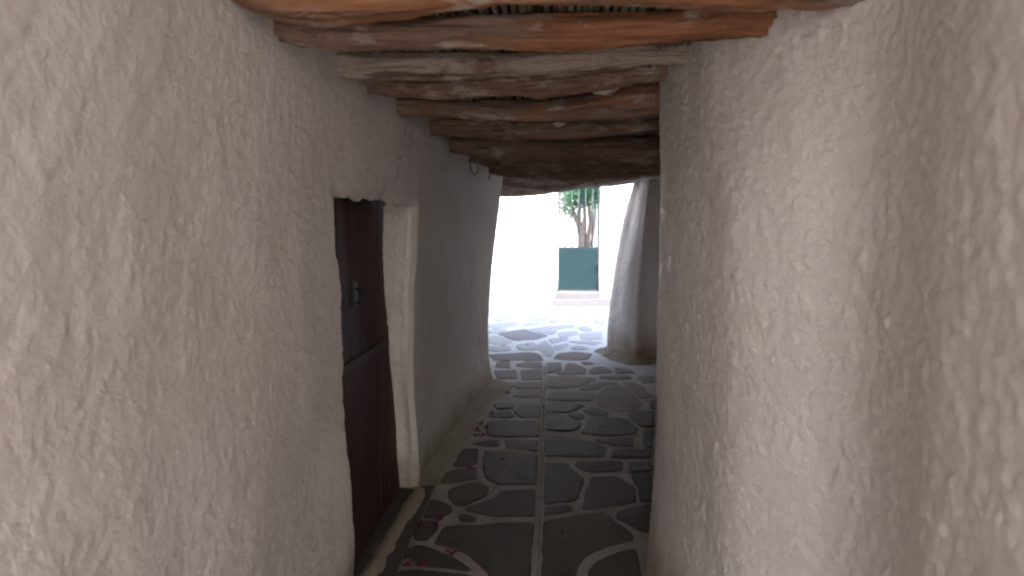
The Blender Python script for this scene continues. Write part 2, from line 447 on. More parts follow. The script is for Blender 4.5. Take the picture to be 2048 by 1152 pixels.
rough_wall('end_wall', -7.0, -1.07, LEND + 0.16, 12.6, -0.05, 6.2, M['plaster_left'], house_l, 0.1, 11)  # hidden run lengthened and raised to shade the pier and lane
rough_wall('front_wall', -7.0, -0.93, -2.85, -2.59, -0.05, 4.4, M['plaster_left'], house_l, 0.15, 12)
box('roof_lid', -7.0, -1.12, -2.58, LEND + 0.1, 4.7, 4.9, M['plaster_lane'], house_l)  # unseen lid added to stop light leaking through the hollow house
# door: panel, planks, cross ledge, latch, frame
DX = float(np.mean(left_x(np.array([D0, D1]), np.array([0.9, 0.9])))) - REC
door = box('door', DX - 0.07, DX - 0.03, D0 - 0.40, D1 + 0.42, 0.03, DTOP + 0.12, M['door'], house_l)
rng = random.Random(5)
nw = 10; w_ = (D1 - D0 + 0.76) / nw
for k in range(nw):
    y0 = D0 - 0.38 + k * w_
    o = box('plank', DX - 0.03, DX - 0.005 + rng.uniform(-0.003, 0.003), y0 + 0.003, y0 + w_ - 0.003, 0.035, DTOP + 0.11, M['door'], door, 0.004)
box('cross_ledge', DX - 0.004, DX + 0.016, D0 - 0.2, D1 - 0.10, 0.965, 1.01, M['ledge_wood'], door, 0.005)
lp = at_depth(711, 565, 3.62)
box('latch_plate', DX - 0.004, DX + 0.012, 3.60, 3.66, 1.25, 1.36, M['iron'], door, 0.003)
tube('latch_handle', [(DX + 0.01, 3.63, 1.33), (DX + 0.045, 3.63, 1.32), (DX + 0.05, 3.63, 1.29), (DX + 0.04, 3.63, 1.27), (DX + 0.01, 3.63, 1.265)], 0.007, M['iron'], door)
# door sill slab
ys = np.linspace(D0 - 0.2, D1 + 0.30, 30); xs_ = np.linspace(DX - 0.02, -0.70, 12)
G = np.stack(np.meshgrid(xs_, ys, indexing='ij') + [np.zeros((12, 30))], -1)
G[..., 2] = 0.045 + 0.006 * vnoise(G, 9, 7)
fast_mesh('sill_slab', [(G, None, False)], M['stone'], house_l)
# earthy mortar fillet along the foot of the wall
ys = axis_steps((2.4, 8.15, 0.02)); t = np.linspace(0, 1, 9)
Y, T = np.meshgrid(ys, t, indexing='ij')
wd = 0.095 + 0.015 * vnoise(np.stack([Y, Y * 0, Y * 0], -1), 2.3, 9) + 0.05 * smooth(7.2, 8.1, Y)
Xf = left_x(Y, Y * 0) - 0.04 + (wd + 0.04) * T
Zf = 0.075 * (1 - T) ** 1.5 + 0.012
inop = smooth(D0 + 0.26, D0 + 0.34, Y) * smooth(D1 + 0.28, D1 + 0.20, Y)
Zf = Zf * (1 - inop) + inop * (0.062 - 0.05 * np.abs(T - 0.45) ** 1.5 * 2)
Q = np.stack([Xf, Y, Zf], -1)
Q[..., 2] += 0.006 * vnoise(Q, 9, 10) + 0.004 * vnoise(Q, 40, 11); Q[:, -1, 2] = -0.004
fast_mesh('base_fillet', [(Q, None, True)], M['fillet'], house_l)

# ---- the wall opposite: near stretch, bulge, hidden stretch, end pier
RC = [(8.0, -2.62, 0), (1.3, -2.6, 0), (0.95, -2.48, 0), (0.80, -2.1, 0), (0.60, 0.1, 0), (0.59, 0.85, 0), (0.66, 1.35, 0), (0.755, 1.78, 0), (0.752, 1.92, 0), (0.705, 2.03, 0), (0.62, 2.13, 0), (0.53, 2.27, 0),
      (0.477, 2.53, 0), (0.452, 2.95, 0), (0.456, 3.40, 0), (0.52, 3.72, 0), (0.62, 4.1, 0), (0.85, 5.4, 0), (1.14, 7.2, 0),
      (1.40, 8.7, 0), (1.44, 9.0, 0.0), (1.40, 9.62, 0.0), (1.14, 9.72, 0.01), (1.085, 9.67, 0.02), (1.035, 9.63, 0.028), (0.97, 9.70, 0.035),
      (0.80, 10.10, 0.06), (0.742, 10.28, 0.065), (0.77, 10.50, 0.06), (1.1, 10.72, 0.04), (2.0, 10.78, 0.0), (7.0, 10.8, 0)]
RC = np.array(RC)
cl = np.concatenate([[0], np.cumsum(np.linalg.norm(np.diff(RC[:, :2], axis=0), axis=1))])
fx = lambda u: splx(u, cl, RC[:, 0]); fy = lambda u: splx(u, cl, RC[:, 1]); fb = lambda u: np.interp(u, cl, RC[:, 2])
ub = lambda k: cl[k]
u_ax = axis_steps((0, ub(2), 0.15), (ub(2), ub(5), 0.02), (ub(5), ub(7), 0.0065), (ub(7), ub(15), 0.0062), (ub(15), ub(19), 0.06), (ub(19), ub(28), 0.016), (ub(28), cl[-1], 0.15))
z_ax = axis_steps((-0.05, 0.0, 0.05), (0.0, 2.4, 0.0085), (2.4, 6.8, 0.15))
U, Z = np.meshgrid(u_ax, z_ax, indexing='ij')
e = 0.02
tx, ty = fx(U + e) - fx(U - e), fy(U + e) - fy(U - e)
tl = np.sqrt(tx ** 2 + ty ** 2); N = np.stack([-ty / tl, tx / tl, np.zeros_like(tx)], -1)
zz = np.clip(Z, 0, 2.5)
Z = np.where(Z > 2.4, 2.4 + (Z - 2.4) * (1 - 0.10 * smooth(4.0, 6.0, fy(U))), Z)         # unseen upper wall, kept high to shade lane and passage
P = np.stack([fx(U) + fb(U) * zz ** 2, fy(U), Z], -1)
P[..., 1] += np.interp(U, cl[8:15], [0.0, 0.02, 0.09, 0.19, 0.30, 0.22, 0.0]) * smooth(1.6, 2.1, zz)   # the face slants more under the logs
bul = np.exp(-((fy(U) - 3.2) / 0.8) ** 2)
P[..., 0] -= bul * 0.035 * smooth(0.9, 0.0, zz)
near = smooth(3.6, 3.0, fy(U))
PR = (P * np.array([0.9, 0.6, 1.0])) @ ROT.T
big = 0.0048 * vnoise(PR, 46, 21) * smooth(2.1, 1.8, fy(U)) * near
amp = 0.012 * vnoise(P, 1.9, 11) + 0.005 * vnoise(P, 5.0, 12) + 0.0014 * vnoise(P, 15, 13) + big
k = vnoise(PR, 66, 15) * 0.75 + vnoise(PR, 115, 16) * 0.5
amp = amp + 0.0062 * np.clip(k, -0.12, 1.0) * (0.4 + 0.6 * near)
amp = amp + (0.006 * vnoise(P, 3.5, 19) + 0.004 * vnoise(PR, 14, 20) + 0.002 * vnoise(PR, 30, 22)) * smooth(8.9, 9.3, fy(U))
def feature(px, py, d, rad, h):
    """lump (h > 0) or pit (h < 0) seen at a pixel on this wall"""
    c = at_depth(px, py, d)
    global amp
    amp = amp + h * np.exp(-((P[..., 1] - c[1]) ** 2 + (P[..., 2] - c[2]) ** 2) / rad ** 2)
feature(1420, 655, 2.72, 0.012, -0.022)
feature(1384, 715, 2.95, 0.010, -0.014)
feature(1905, 700, 1.53, 0.010, 0.012)
feature(1782, 642, 1.80, 0.013, 0.014)
feature(1650, 430, 2.10, 0.05, 0.006)
P = P + N * amp[..., None]
house_r = empty('house', (0.9, 3.0, 0))
tag(house_r, 'whitewashed house wall of thick lumpy lime with a rounded bulge, opposite the brown door', 'house')
fast_mesh('wall', [(P, None, False)], M['plaster_right'], house_r)
box('roof_lid', 1.55, 8.0, -2.5, 10.6, 5.4, 5.6, M['plaster_lane'], house_r)
# lumpy earth-coloured mortar round the foot of the end pier
uu = axis_steps((ub(18), ub(28), 0.02)); t = np.linspace(0, 1, 10)
UU, T = np.meshgrid(uu, t, indexing='ij')
ex, ey = fx(UU + e) - fx(UU - e), fy(UU + e) - fy(UU - e); el_ = np.sqrt(ex ** 2 + ey ** 2)
nz_ = np.stack([UU, UU * 0, UU * 0], -1)
wd = 0.16 + 0.07 * vnoise(nz_, 4.0, 91) + 0.03 * vnoise(nz_, 11, 92)
off = -0.05 + (wd + 0.05) * T
Q = np.stack([fx(UU) - ey / el_ * off, fy(UU) + ex / el_ * off, 0.015 + (0.10 + 0.04 * vnoise(nz_, 5, 93)) * (1 - T) ** 1.7], -1)
Q[..., 2] += 0.012 * vnoise(Q, 11, 94) + 0.006 * vnoise(Q, 30, 95); Q[:, -1, 2] = -0.004
fast_mesh('base_fillet', [(Q, None, False)], M['fillet'], house_r)
# plastered stub of a pipe in the wall
c = at_depth(1425, 152, 2.62)
import bmesh
def lump(name, c, r, mat, parent, seed, squash=(1, 1, 1), amp_=0.25, sub=3):
    bm = bmesh.new(); bmesh.ops.create_icosphere(bm, subdivisions=sub, radius=1)
    V = np.array([v.co for v in bm.verts]); F = [[v.index for v in f.verts] for f in bm.faces]; bm.free()
    V = V * (1 + amp_ * vnoise(V + seed, 1.6, 31) + amp_ * 0.6 * vnoise(V + seed, 4.0, 32))[:, None] * r * np.array(squash) + np.array(c)
    return mesh_obj(name, V, F, mat, parent, True)
lump('plaster_boss', (c[0] + 0.012, c[1], c[2]), 0.034, M['plaster_lump'], house_r, 3, (0.8, 0.8, 1.2))

# ================================================================== GROUND
# mortar beds: one sheet under the passage, one over the lane, earth far around
gs = box('ground', -600, 600, -600, 600, -0.62, -0.12, M['earth']); tag(gs, kind='structure')
def sheet(name, x0, x1, y0, y1, h, mat, z=0.0, a=0.004):
    X, Y = np.meshgrid(axis_steps((x0, x1, h)), axis_steps((y0, y1, h)), indexing='ij')
    G = np.stack([X, Y, np.zeros_like(X)], -1)
    G[..., 2] = z + a * vnoise(G, 5, 41) + a * 0.6 * vnoise(G, 17, 42)
    o = fast_mesh(name, [(G, None, False)], mat); tag(o, kind='structure')
    return o
bounce_square = sheet('bounce_square', -25, 25, -45, -2.9, 0.5, M['mortar_white'])  # unseen ground behind the camera, whitened and enlarged to bounce light in
pave = sheet('pavement', -1.3, 1.9, -2.896, 9.6, 0.03, M['mortar'])
lane = sheet('lane', -7, 7.5, 9.604, 17.6, 0.05, M['mortar_white'])

CROPS = {1: (740, 920, 1788 / 360), 2: (1040, 920, 1490 / 300), 3: (900, 740, 1210 / 210), 4: (1070, 700, 1296 / 270), 5: (960, 590, 6.4)}
STONES = [  # outline of each stone, in the coordinates of an enlarged piece of the photograph
 (2, 'd', [(680,1212),(690,1080),(760,1000),(900,930),(1050,880),(1150,870),(1185,1060),(1200,1220)]),
 (2, 'd', [(215,640),(260,590),(600,540),(850,510),(930,590),(1060,680),(1120,740),(1110,790),(950,820),(780,880),(650,960),(570,1060),(550,1152),(540,1220),(180,1220),(200,1100),(210,900),(200,750)]),
 (2, 'd', [(960,500),(1170,455),(1310,430),(1310,700),(1200,690),(1080,620),(960,560)]),
 (2, 'd', [(230,462),(510,447),(520,500),(230,535)]),
 (2, 'd', [(240,10),(480,20),(510,70),(590,140),(630,170),(600,290),(570,380),(520,400),(230,425)]),
 (2, 'd', [(700,165),(980,160),(1050,210),(1130,260),(1150,400),(960,440),(870,455),(615,480),(640,400),(690,240)]),
 (2, 'd', [(1100,130),(1300,110),(1310,400),(1190,400),(1180,260),(1130,200)]),
 (2, 'd', [(560,8),(1020,5),(1010,95),(690,110),(600,75),(545,40)]),
 (2, 'd', [(1085,5),(1305,5),(1310,95),(1085,112)]),
 (4, 'd', [(85,830),(200,815),(390,835),(540,880),(690,930),(650,1010),(400,1020),(90,1010)]),
 (4, 'd', [(740,945),(1110,950),(1115,1030),(730,1020)]),
 (4, 'd', [(570,850),(720,842),(940,835),(940,920),(750,905),(650,880)]),
 (4, 'd', [(500,660),(560,640),(780,640),(880,660),(980,740),(960,800),(700,820),(440,790),(490,730)]),
 (4, 'd', [(90,620),(200,620),(310,640),(440,680),(430,730),(370,765),(240,770),(90,755)]),
 (4, 'd', [(1040,760),(1135,755),(1125,930),(1030,905)]),
 (4, 'd', [(890,610),(1000,580),(1140,575),(1140,725),(1030,730),(950,680)]),
 (4, 'm', [(670,360),(800,340),(880,370),(960,430),(1020,490),(1030,540),(950,575),(850,595),(720,580),(660,540),(590,500),(600,450)]),
 (4, 'd', [(460,570),(560,545),(640,565),(710,595),(690,630),(520,615)]),
 (4, 'd', [(320,610),(420,590),(470,620),(440,665),(350,635)]),
 (4, 'd', [(80,510),(300,505),(480,525),(390,560),(320,590),(160,585),(85,575)]),
 (4, 'm', [(85,420),(250,390),(430,390),(600,410),(560,480),(300,480),(85,470)]),
 (4, 'm', [(110,250),(350,245),(590,265),(560,290),(420,345),(250,360),(105,350)]),
 (4, 'm', [(430,365),(520,330),(620,305),(790,310),(800,325),(680,335),(600,380),(450,380)]),
 (4, 'm', [(620,245),(900,240),(930,270),(800,275),(640,270)]),
 (4, 'm', [(520,190),(560,165),(640,155),(730,185),(740,210),(640,225),(520,220)]),
 (4, 'm', [(300,130),(340,120),(420,140),(490,170),(485,225),(300,235),(200,220),(290,190)]),
 (4, 'm', [(100,120),(255,115),(250,190),(190,205),(95,215)]),
 (4, 'm', [(440,110),(540,110),(570,130),(480,135)]),
 (4, 'm', [(840,300),(960,310),(1050,350),(1080,400),(1140,440),(1030,460),(930,380)]),
 (4, 'm', [(990,250),(1130,240),(1140,300),(1030,320)]),
 (4, 'm', [(760,160),(920,190),(960,215),(780,215)]),
 (4, 'd', [(1100,490),(1150,480),(1150,560),(1105,560)]),
 (4, 'm', [(190,75),(230,30),(400,15),(540,35),(500,80),(330,95)]),
 (1, 'd', [(730,660),(840,640),(1050,640),(1300,610),(1610,605),(1630,650),(1600,800),(1590,1000),(1590,1100),(1560,1220),(1190,1220),(1160,1090),(1050,1000),(950,910),(770,850),(640,820),(690,740)]),
 (1, 'd', [(880,525),(980,530),(1060,570),(1000,595),(900,580)]),
 (1, 'd', [(790,280),(930,235),(1080,215),(1180,260),(1160,340),(1020,390),(930,440),(830,420),(780,340)]),
 (1, 'd', [(1300,300),(1640,290),(1645,540),(1480,545),(1250,550),(1000,500),(930,470),(1050,430),(1220,380)]),
 (1, 'd', [(620,380),(740,410),(810,460),(800,500),(700,560),(560,560),(500,520),(540,430)]),
 (1, 'd', [(540,590),(640,590),(680,630),(640,700),(560,790),(430,770),(450,680)]),
 (1, 'd', [(390,880),(430,840),(560,850),(740,920),(860,970),(1000,1070),(960,1090),(600,1040),(480,1010),(330,960),(310,910)]),
 (1, 'd', [(250,1100),(480,1080),(620,1090),(1000,1130),(1020,1220),(180,1220)]),
 (1, 'd', [(780,100),(1050,60),(1070,170),(900,205),(730,230),(700,200)]),
 (1, 'd', [(1139,-98),(1400,-85),(1655,-65),(1650,235),(1290,235),(1170,180),(1130,90),(1125,0)]),
 (3, 'd', [(140,900),(330,890),(310,1080),(40,1100),(90,1000)]),
 (3, 'd', [(400,810),(550,800),(570,870),(420,870),(330,860),(250,840)]),
 (3, 'd', [(640,800),(1010,800),(1005,920),(650,890)]),
 (3, 'd', [(430,590),(600,570),(1000,580),(1030,640),(1010,755),(640,760),(440,745),(430,680)]),
 (3, 'd', [(480,480),(700,470),(740,530),(600,540),(450,530)]),
 (3, 'd', [(770,440),(820,405),(1035,400),(1035,535),(820,535),(740,470)]),
 (3, 'd', [(500,390),(560,360),(790,380),(720,430),(540,440)]),
 (3, 'm', [(720,300),(790,240),(1035,220),(1035,300),(900,300)]),
 (3, 'm', [(620,150),(790,140),(1060,130),(1050,200),(780,210),(740,190)]),
 (5, 'm', [(530,960),(780,940),(790,1000),(800,1070),(540,1080)]),
 (5, 'm', [(180,960),(460,950),(480,1060),(220,1060)]),
 (5, 'm', [(460,880),(600,850),(800,860),(795,920),(640,920),(470,905)]),
 (5, 'm', [(220,850),(380,840),(390,930),(200,920)]),
 (5, 'p', [(230,490),(400,455),(580,430),(680,470),(860,515),(720,560),(480,580)]),
 (5, 'm', [(720,640),(840,580),(900,640),(950,720),(900,780),(850,770)]),
 (5, 'l', [(960,650),(1120,610),(1130,640),(1060,690),(990,710)]),
 (5, 'l', [(1170,660),(1250,640),(1390,670),(1360,690),(1200,690)]),
 (5, 'm', [(130,760),(460,740),(640,730),(740,750),(800,830),(400,830),(200,830)]),
 (5, 'l', [(110,140),(300,125),(330,145),(250,185),(115,210)]), (5, 'l', [(400,140),(740,125),(770,140),(720,160),(420,160)]),
 (5, 'l', [(360,180),(440,165),(520,210),(450,215)]), (5, 'l', [(530,180),(720,170),(700,210),(560,222)]),
 (5, 'l', [(390,240),(560,232),(730,230),(690,255),(480,262)]), (5, 'l', [(770,190),(1000,175),(960,225),(900,250),(770,240)]),
 (5, 'l', [(1040,190),(1200,175),(1150,215),(1080,240)]), (5, 'b', [(1230,220),(1290,165),(1590,160),(1580,215),(1330,235)]),
 (5, 'l', [(110,230),(330,205),(350,250),(200,270),(115,290)]), (5, 'l', [(150,310),(300,275),(400,290),(420,310),(250,335)]),
 (5, 'l', [(660,290),(870,275),(840,320),(700,332)]), (5, 'l', [(910,285),(1010,275),(1000,340),(880,350)]),
 (5, 'l', [(1080,290),(1270,270),(1180,345),(1080,350)]), (5, 'b', [(1310,270),(1430,250),(1410,290),(1320,310)]),
 (5, 'l', [(1450,270),(1590,260),(1590,380),(1480,360)]), (5, 'l', [(520,370),(640,345),(800,345),(740,375),(620,395)]),
 (5, 'l', [(110,370),(380,345),(500,350),(450,390),(200,420),(110,400)]), (5, 'l', [(870,390),(1200,375),(1190,410),(1000,430),(880,420)]),
 (5, 'l', [(640,430),(840,395),(870,430),(980,450),(940,500),(800,480)]), (5, 'l', [(1240,410),(1340,390),(1450,450),(1320,460)]),
 (5, 'l', [(1010,480),(1220,450),(1260,480),(1150,520),(1030,540)]), (5, 'l', [(1280,490),(1430,480),(1560,470),(1560,560),(1300,560)]),
 (5, 'l', [(890,560),(1100,530),(1130,560),(1060,580),(930,610)]), (5, 'l', [(1150,590),(1400,580),(1560,600),(1480,640),(1380,618),(1250,610)]),
 (5, 'l', [(110,430),(350,430),(300,470),(130,480)]), (5, 'l', [(130,530),(240,520),(420,590),(300,640),(110,600)]),
 (5, 'm', [(490,630),(640,600),(690,600),(740,690),(560,700),(490,680)]), (5, 'l', [(110,650),(360,650),(380,690),(200,720),(120,700)]),
]
STM = {'d': M['stone'], 'm': M['stone_lit_mid'], 'l': M['stone_lit_lane'], 'b': M['stone_lit_lane'], 'p': M['stone_purple']}
def slab(poly, mat, parent, rnd, top=0.008):
    """a paving stone: outline with softened corners, chamfer and slightly uneven top"""
    p = np.array(poly, float)
    q = []
    for i in range(len(p)):                                    # cut the corners once
        a, b, c = p[i - 1], p[i], p[(i + 1) % len(p)]
        la, lc = np.linalg.norm(a - b), np.linalg.norm(c - b)
        k1, k2 = min(0.25, 0.02 / max(la, 1e-4)), min(0.25, 0.02 / max(lc, 1e-4))
        q += [b + (a - b) * k1, b + (c - b) * k2]
    r = []
    for i in range(len(q)):                                    # long edges get a ragged mid point
        a, b = q[i], q[(i + 1) % len(q)]
        r.append(a); L = np.linalg.norm(b - a)
        if L > 0.12:
            nrm = np.array([-(b - a)[1], (b - a)[0]]) / L
            for t in (0.33, 0.67): r.append(a + (b - a) * t + nrm * rnd.uniform(-0.007, 0.007))
    r = np.array(r); c = r.mean(0)
    dv = r - c; r = r + dv / np.linalg.norm(dv, axis=1)[:, None] * (0.006 if c[1] < 9.6 else 0.022)
    ar = 0.5 * np.sum(r[:, 0] * np.roll(r[:, 1], -1) - np.roll(r[:, 0], -1) * r[:, 1])
    if ar < 0: r = r[::-1]
    n = len(r); dirs = r - c; ln = np.linalg.norm(dirs, axis=1)[:, None]
    inner = r - dirs / ln * np.minimum(0.012, ln * 0.2)
    sx, sy = rnd.uniform(-0.016, 0.016), rnd.uniform(-0.016, 0.016)
    zt = lambda v: top + rnd.uniform(-0.001, 0.001) + np.clip((v - c) @ np.array([sx, sy]), -0.003, 0.003)
    V = [(*v, -0.03) for v in r] + [(*v, top - 0.006) for v in r] + [(*v, zt(v)) for v in inner] + [(*c, top + 0.001)]
    F = []
    for i in range(n):
        j = (i + 1) % n
        F += [(i, j, n + j, n + i), (n + i, n + j, 2 * n + j, 2 * n + i), (2 * n + i, 2 * n + j, 3 * n)]
    return mesh_obj('paving_stone', V, F, mat, parent)
rnd = random.Random(11)
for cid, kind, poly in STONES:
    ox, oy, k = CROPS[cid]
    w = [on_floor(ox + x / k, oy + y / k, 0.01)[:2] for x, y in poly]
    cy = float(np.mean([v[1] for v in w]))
    slab(w, M['stone_lit_lane'] if kind == 'm' and cy > 10.2 else STM[kind], pave if cy < 9.6 else lane, rnd)

# the rest of the crazy paving, where the photograph does not look: Voronoi cells cut by half planes
def voronoi(x0, x1, y0, y1, size, seed, skip):
    g = random.Random(seed); pts = []
    nx, ny = int((x1 - x0) / size), int((y1 - y0) / size)
    for i in range(nx):
        for j in range(ny):
            pts.append(np.array([x0 + (i + g.uniform(0.12, 0.88)) * (x1 - x0) / nx, y0 + (j + g.uniform(0.12, 0.88)) * (y1 - y0) / ny]))
    out = []
    for a in pts:
        poly = [np.array(v) for v in ((x0, y0), (x1, y0), (x1, y1), (x0, y1))]
        for b in pts:
            d = b - a; L = np.linalg.norm(d)
            if L < 1e-6 or L > size * 4: continue
            mid = a + d * 0.5 - d / L * 0.022
            new = []
            for i in range(len(poly)):
                p, q = poly[i], poly[(i + 1) % len(poly)]
                sp, sq = (p - mid) @ d, (q - mid) @ d
                if sp <= 0: new.append(p)
                if (sp < 0) != (sq < 0): new.append(p + (q - p) * (sp / (sp - sq)))
            poly = new
            if len(poly) < 3: break
        if len(poly) >= 3 and not any(skip(v) for v in poly): out.append(poly)
    return out
left_edge = lambda y: on_floor(960, 690)[0] / on_floor(960, 690)[1] * y
right_edge = lambda y: 0.145 * y
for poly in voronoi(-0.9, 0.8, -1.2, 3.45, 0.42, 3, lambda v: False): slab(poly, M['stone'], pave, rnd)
for poly in voronoi(-5.0, -0.9, 12.7, 17.0, 0.62, 4, lambda v: v[0] > left_edge(v[1]) - 0.03 or v[1] > 17.0): slab(poly, M['stone_lit_lane'], lane, rnd)
for poly in voronoi(1.2, 4.5, 10.8, 16.8, 0.62, 5, lambda v: v[0] < 0.085 * v[1] + 0.05): slab(poly, M['stone_lit_lane'], lane, rnd)
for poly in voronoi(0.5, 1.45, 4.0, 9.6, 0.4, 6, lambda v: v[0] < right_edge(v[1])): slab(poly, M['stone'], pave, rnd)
# shallow drain line down the middle of the passage: two thin mortar lips with a dark gutter between
gl = [on_floor(x, y) for x, y in ((1070, 1180), (1074, 1120), (1078, 1040), (1081, 960), (1084, 890), (1086, 830), (1088, 780), (1090, 730))]
for sgn in (-1, 1):
    pts = np.array([(p[0] + sgn * 0.017, p[1], 0.004) for p in gl])
    tt = np.linspace(0, 1, 120); src = np.linspace(0, 1, len(pts))
    pp = np.stack([np.interp(tt, src, pts[:, k_]) for k_ in range(3)], -1)
    pp[:, 0] += 0.004 * vnoise(pp, (0, 9, 0), 50 + sgn); pp[:, 2] += 0.003 * vnoise(pp, (0, 15, 0), 52 + sgn)
    tube('drain_lip', pp, 0.010 + 0.002 * vnoise(pp, (0, 20, 0), 55), M['mortar'], pave, 6)

# ================================================================== ROOF of the passage: logs, reeds, earth slab
roof = empty('passage_roof', (0, 5.5, 2.2))
tag(roof, 'low log and reed ceiling covering the narrow whitewashed passage', 'ceiling')
WD, WM = (0.115, 0.066, 0.047), (0.275, 0.17, 0.118)
BEAMS = [
 # depth, (px, top, bottom) of its outline, orange threshold, lime threshold, extra darkness, label
 (2.0, [(400,-90,-22),(450,-95,-4),(520,-95,24),(640,-95,41),(760,-95,37),(900,-100,17),(1100,-100,8),(1300,-100,12),(1500,-95,14),(1720,-90,8),(1850,-85,0)], 0.47, 0.56, 1.0, 'bright orange peeled log at the mouth of the passage'),
 (2.3, [(480,36,72),(545,36,76),(600,38,88),(800,36,95),(1000,30,97),(1100,28,97),(1200,28,95),(1300,28,88),(1400,22,85),(1470,14,80),(1545,6,70),(1640,2,62)], 0.50, 0.57, 1.0, 'log half grey and barky, half peeled orange, reeds showing above it'),
 (2.85, [(600,108,156),(680,106,156),(800,105,152),(950,102,155),(1000,105,150),(1100,100,142),(1200,97,134),(1300,96,130),(1390,94,128),(1480,92,126)], 0.66, 0.42, 1.0, 'log heavily smeared with dripping lime plaster'),
 (3.15, [(700,150,183),(800,150,190),(960,150,191),(1100,140,190),(1200,128,178),(1300,122,162),(1380,116,152),(1450,112,148)], 0.66, 0.53, 1.0, 'grey brown log touching the lime smeared one'),
 (3.6, [(740,196,230),(795,196,232),(850,200,235),(950,203,240),(1100,198,243),(1180,188,241),(1250,168,241),(1300,152,237),(1380,138,226),(1440,134,220)], 0.55, 0.55, 1.0, 'log thickening towards a pale swollen end with an orange patch'),
 (4.3, [(800,234,266),(860,235,268),(1000,238,277),(1100,239,279),(1200,240,274),(1330,236,262),(1420,232,258)], 0.60, 0.55, 1.0, None),
 (5.2, [(850,272,300),(895,274,305),(1000,272,318),(1150,278,321),(1320,268,326),(1400,266,322)], 0.64, 0.57, 1.0, None),
 (6.2, [(890,298,318),(930,300,322),(1000,296,341),(1150,305,339),(1320,308,343),(1400,306,343)], 0.64, 0.57, 1.0, None),
 (7.2, [(930,318,342),(980,320,348),(1100,318,359),(1200,318,357),(1320,318,351),(1400,318,351)], 0.64, 0.57, 1.0, None),
 (8.3, [(940,322,348),(980,322,350),(1100,320,359),(1200,320,357),(1320,318,352),(1420,318,352)], 0.66, 0.62, 1.0, None),
 (9.5, [(940,330,372),(1000,332,372),(1100,332,370),(1200,330,364),(1320,328,356),(1420,326,354)], 0.60, 0.50, 1.0, 'second log behind the crooked lintel'),
 (10.7, [(930,350,392),(960,350,392),(1000,350,393),(1060,350,392),(1110,352,385),(1200,348,374),(1260,346,367),(1330,342,359),(1420,338,354)], 0.60, 0.44, 1.0, 'crooked lintel log at the bright far mouth, paled with lime to look lit'),  # extra lime stands for light thrown up from the lane
]
for b_, (d, prof, fo, fw, dk, lab) in enumerate(BEAMS):
    tops = np.array([at_depth(px, yt, d) for px, yt, yb in prof]); bots = np.array([at_depth(px, yb, d) for px, yt, yb in prof])
    xs_ = tops[:, 0]
    L = np.linspace(xs_[0] - 0.05, xs_[-1] + 0.05, 260)
    zt, zb = splx(L, xs_, tops[:, 2]), splx(L, xs_, bots[:, 2])
    rz = np.maximum((zt - zb) / 2, 0.02); zc = (zt + zb) / 2
    K = 64; A = np.linspace(0, 2 * math.pi, K, endpoint=False)
    X, A_ = np.meshgrid(L, A, indexing='ij')
    ry = np.clip(rz * 1.15, 0.035, 0.075)
    cy = d + 0.02 * vnoise(np.stack([L, L * 0, L * 0 + b_], -1), 2.0, 61)
    Y = cy[:, None] + ry[:, None] * np.cos(A_); Zz = zc[:, None] + rz[:, None] * np.sin(A_)
    G = np.stack([X, Y, Zz], -1)
    Nn = np.stack([np.zeros_like(X), np.cos(A_), np.sin(A_)], -1)
    ang = np.stack([X, np.cos(A_) * 0.5 + b_, np.sin(A_) * 0.5], -1)
    warp = ang + 0.06 * np.stack([vnoise(ang, 4, 67), vnoise(ang, 4, 68), vnoise(ang, 4, 69)], -1)
    rid = 1 - np.abs(vnoise(warp, (2.2, 13, 13), 65))            # long splits in the wood
    dsp = 0.010 * vnoise(ang, (5, 3, 3), 62) + 0.007 * vnoise(warp, (5, 8, 8), 63) + 0.0035 * vnoise(warp, (11, 22, 22), 64) - 0.007 * smooth(0.90, 1.0, rid)
    dsp = dsp + 0.0018 * vnoise(ang, (40, 60, 60), 70)
    rg = random.Random(b_ + 40)
    for _ in range(4):                                          # knots
        kx, ka = rg.uniform(L[10], L[-10]), rg.uniform(math.pi, 2 * math.pi)
        da = (A_ - ka + math.pi) % (2 * math.pi) - math.pi
        dsp = dsp + rg.choice((-1, 1)) * 0.008 * np.exp(-((X - kx) / 0.025) ** 2 - (da / 0.35) ** 2)
    if b_ == 2:                                                 # thick dripping lime on this one
        dsp = dsp + 0.004 * smooth(-0.1, 0.3, vnoise(ang, (9, 2, 2), 66))
    G = G + Nn * dsp[..., None]
    G = np.concatenate([G, G[:, :1]], 1)
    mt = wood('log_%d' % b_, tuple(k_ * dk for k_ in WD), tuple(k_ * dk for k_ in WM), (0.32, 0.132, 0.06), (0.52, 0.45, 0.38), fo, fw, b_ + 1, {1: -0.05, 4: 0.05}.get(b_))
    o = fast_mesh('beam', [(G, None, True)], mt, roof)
    if lab: tag(o, lab)
# reeds lie along the passage on top of the logs
rr = random.Random(8)
x = -0.98
while x < 1.6:
    r_ = rr.uniform(0.0065, 0.0095)
    z0 = 2.236 + rr.uniform(-0.006, 0.006)
    y0, y1 = 2.02 + rr.uniform(-0.05, 0.05), 9.62 + rr.uniform(-0.1, 0.1)
    n = 12; pts = []
    ph, dr = rr.uniform(0, 6), rr.uniform(-0.03, 0.03)
    for i in range(n):
        t_ = i / (n - 1)
        pts.append((x + dr * (t_ - 0.5) + 0.006 * math.sin(ph + t_ * 9), y0 + (y1 - y0) * t_, z0 + 0.006 * math.sin(ph * 2 + t_ * 14) - 0.03 * t_))
    tube('reed', pts, r_, M['reed'], roof, 6)
    x += r_ * 2 + rr.uniform(0.001, 0.007)
box('earth_slab', -1.2, 2.2, 1.93, 11.4, 2.262, 2.60, M['earth'], roof)  # overhang past the lintel lengthened to keep sky off the pier
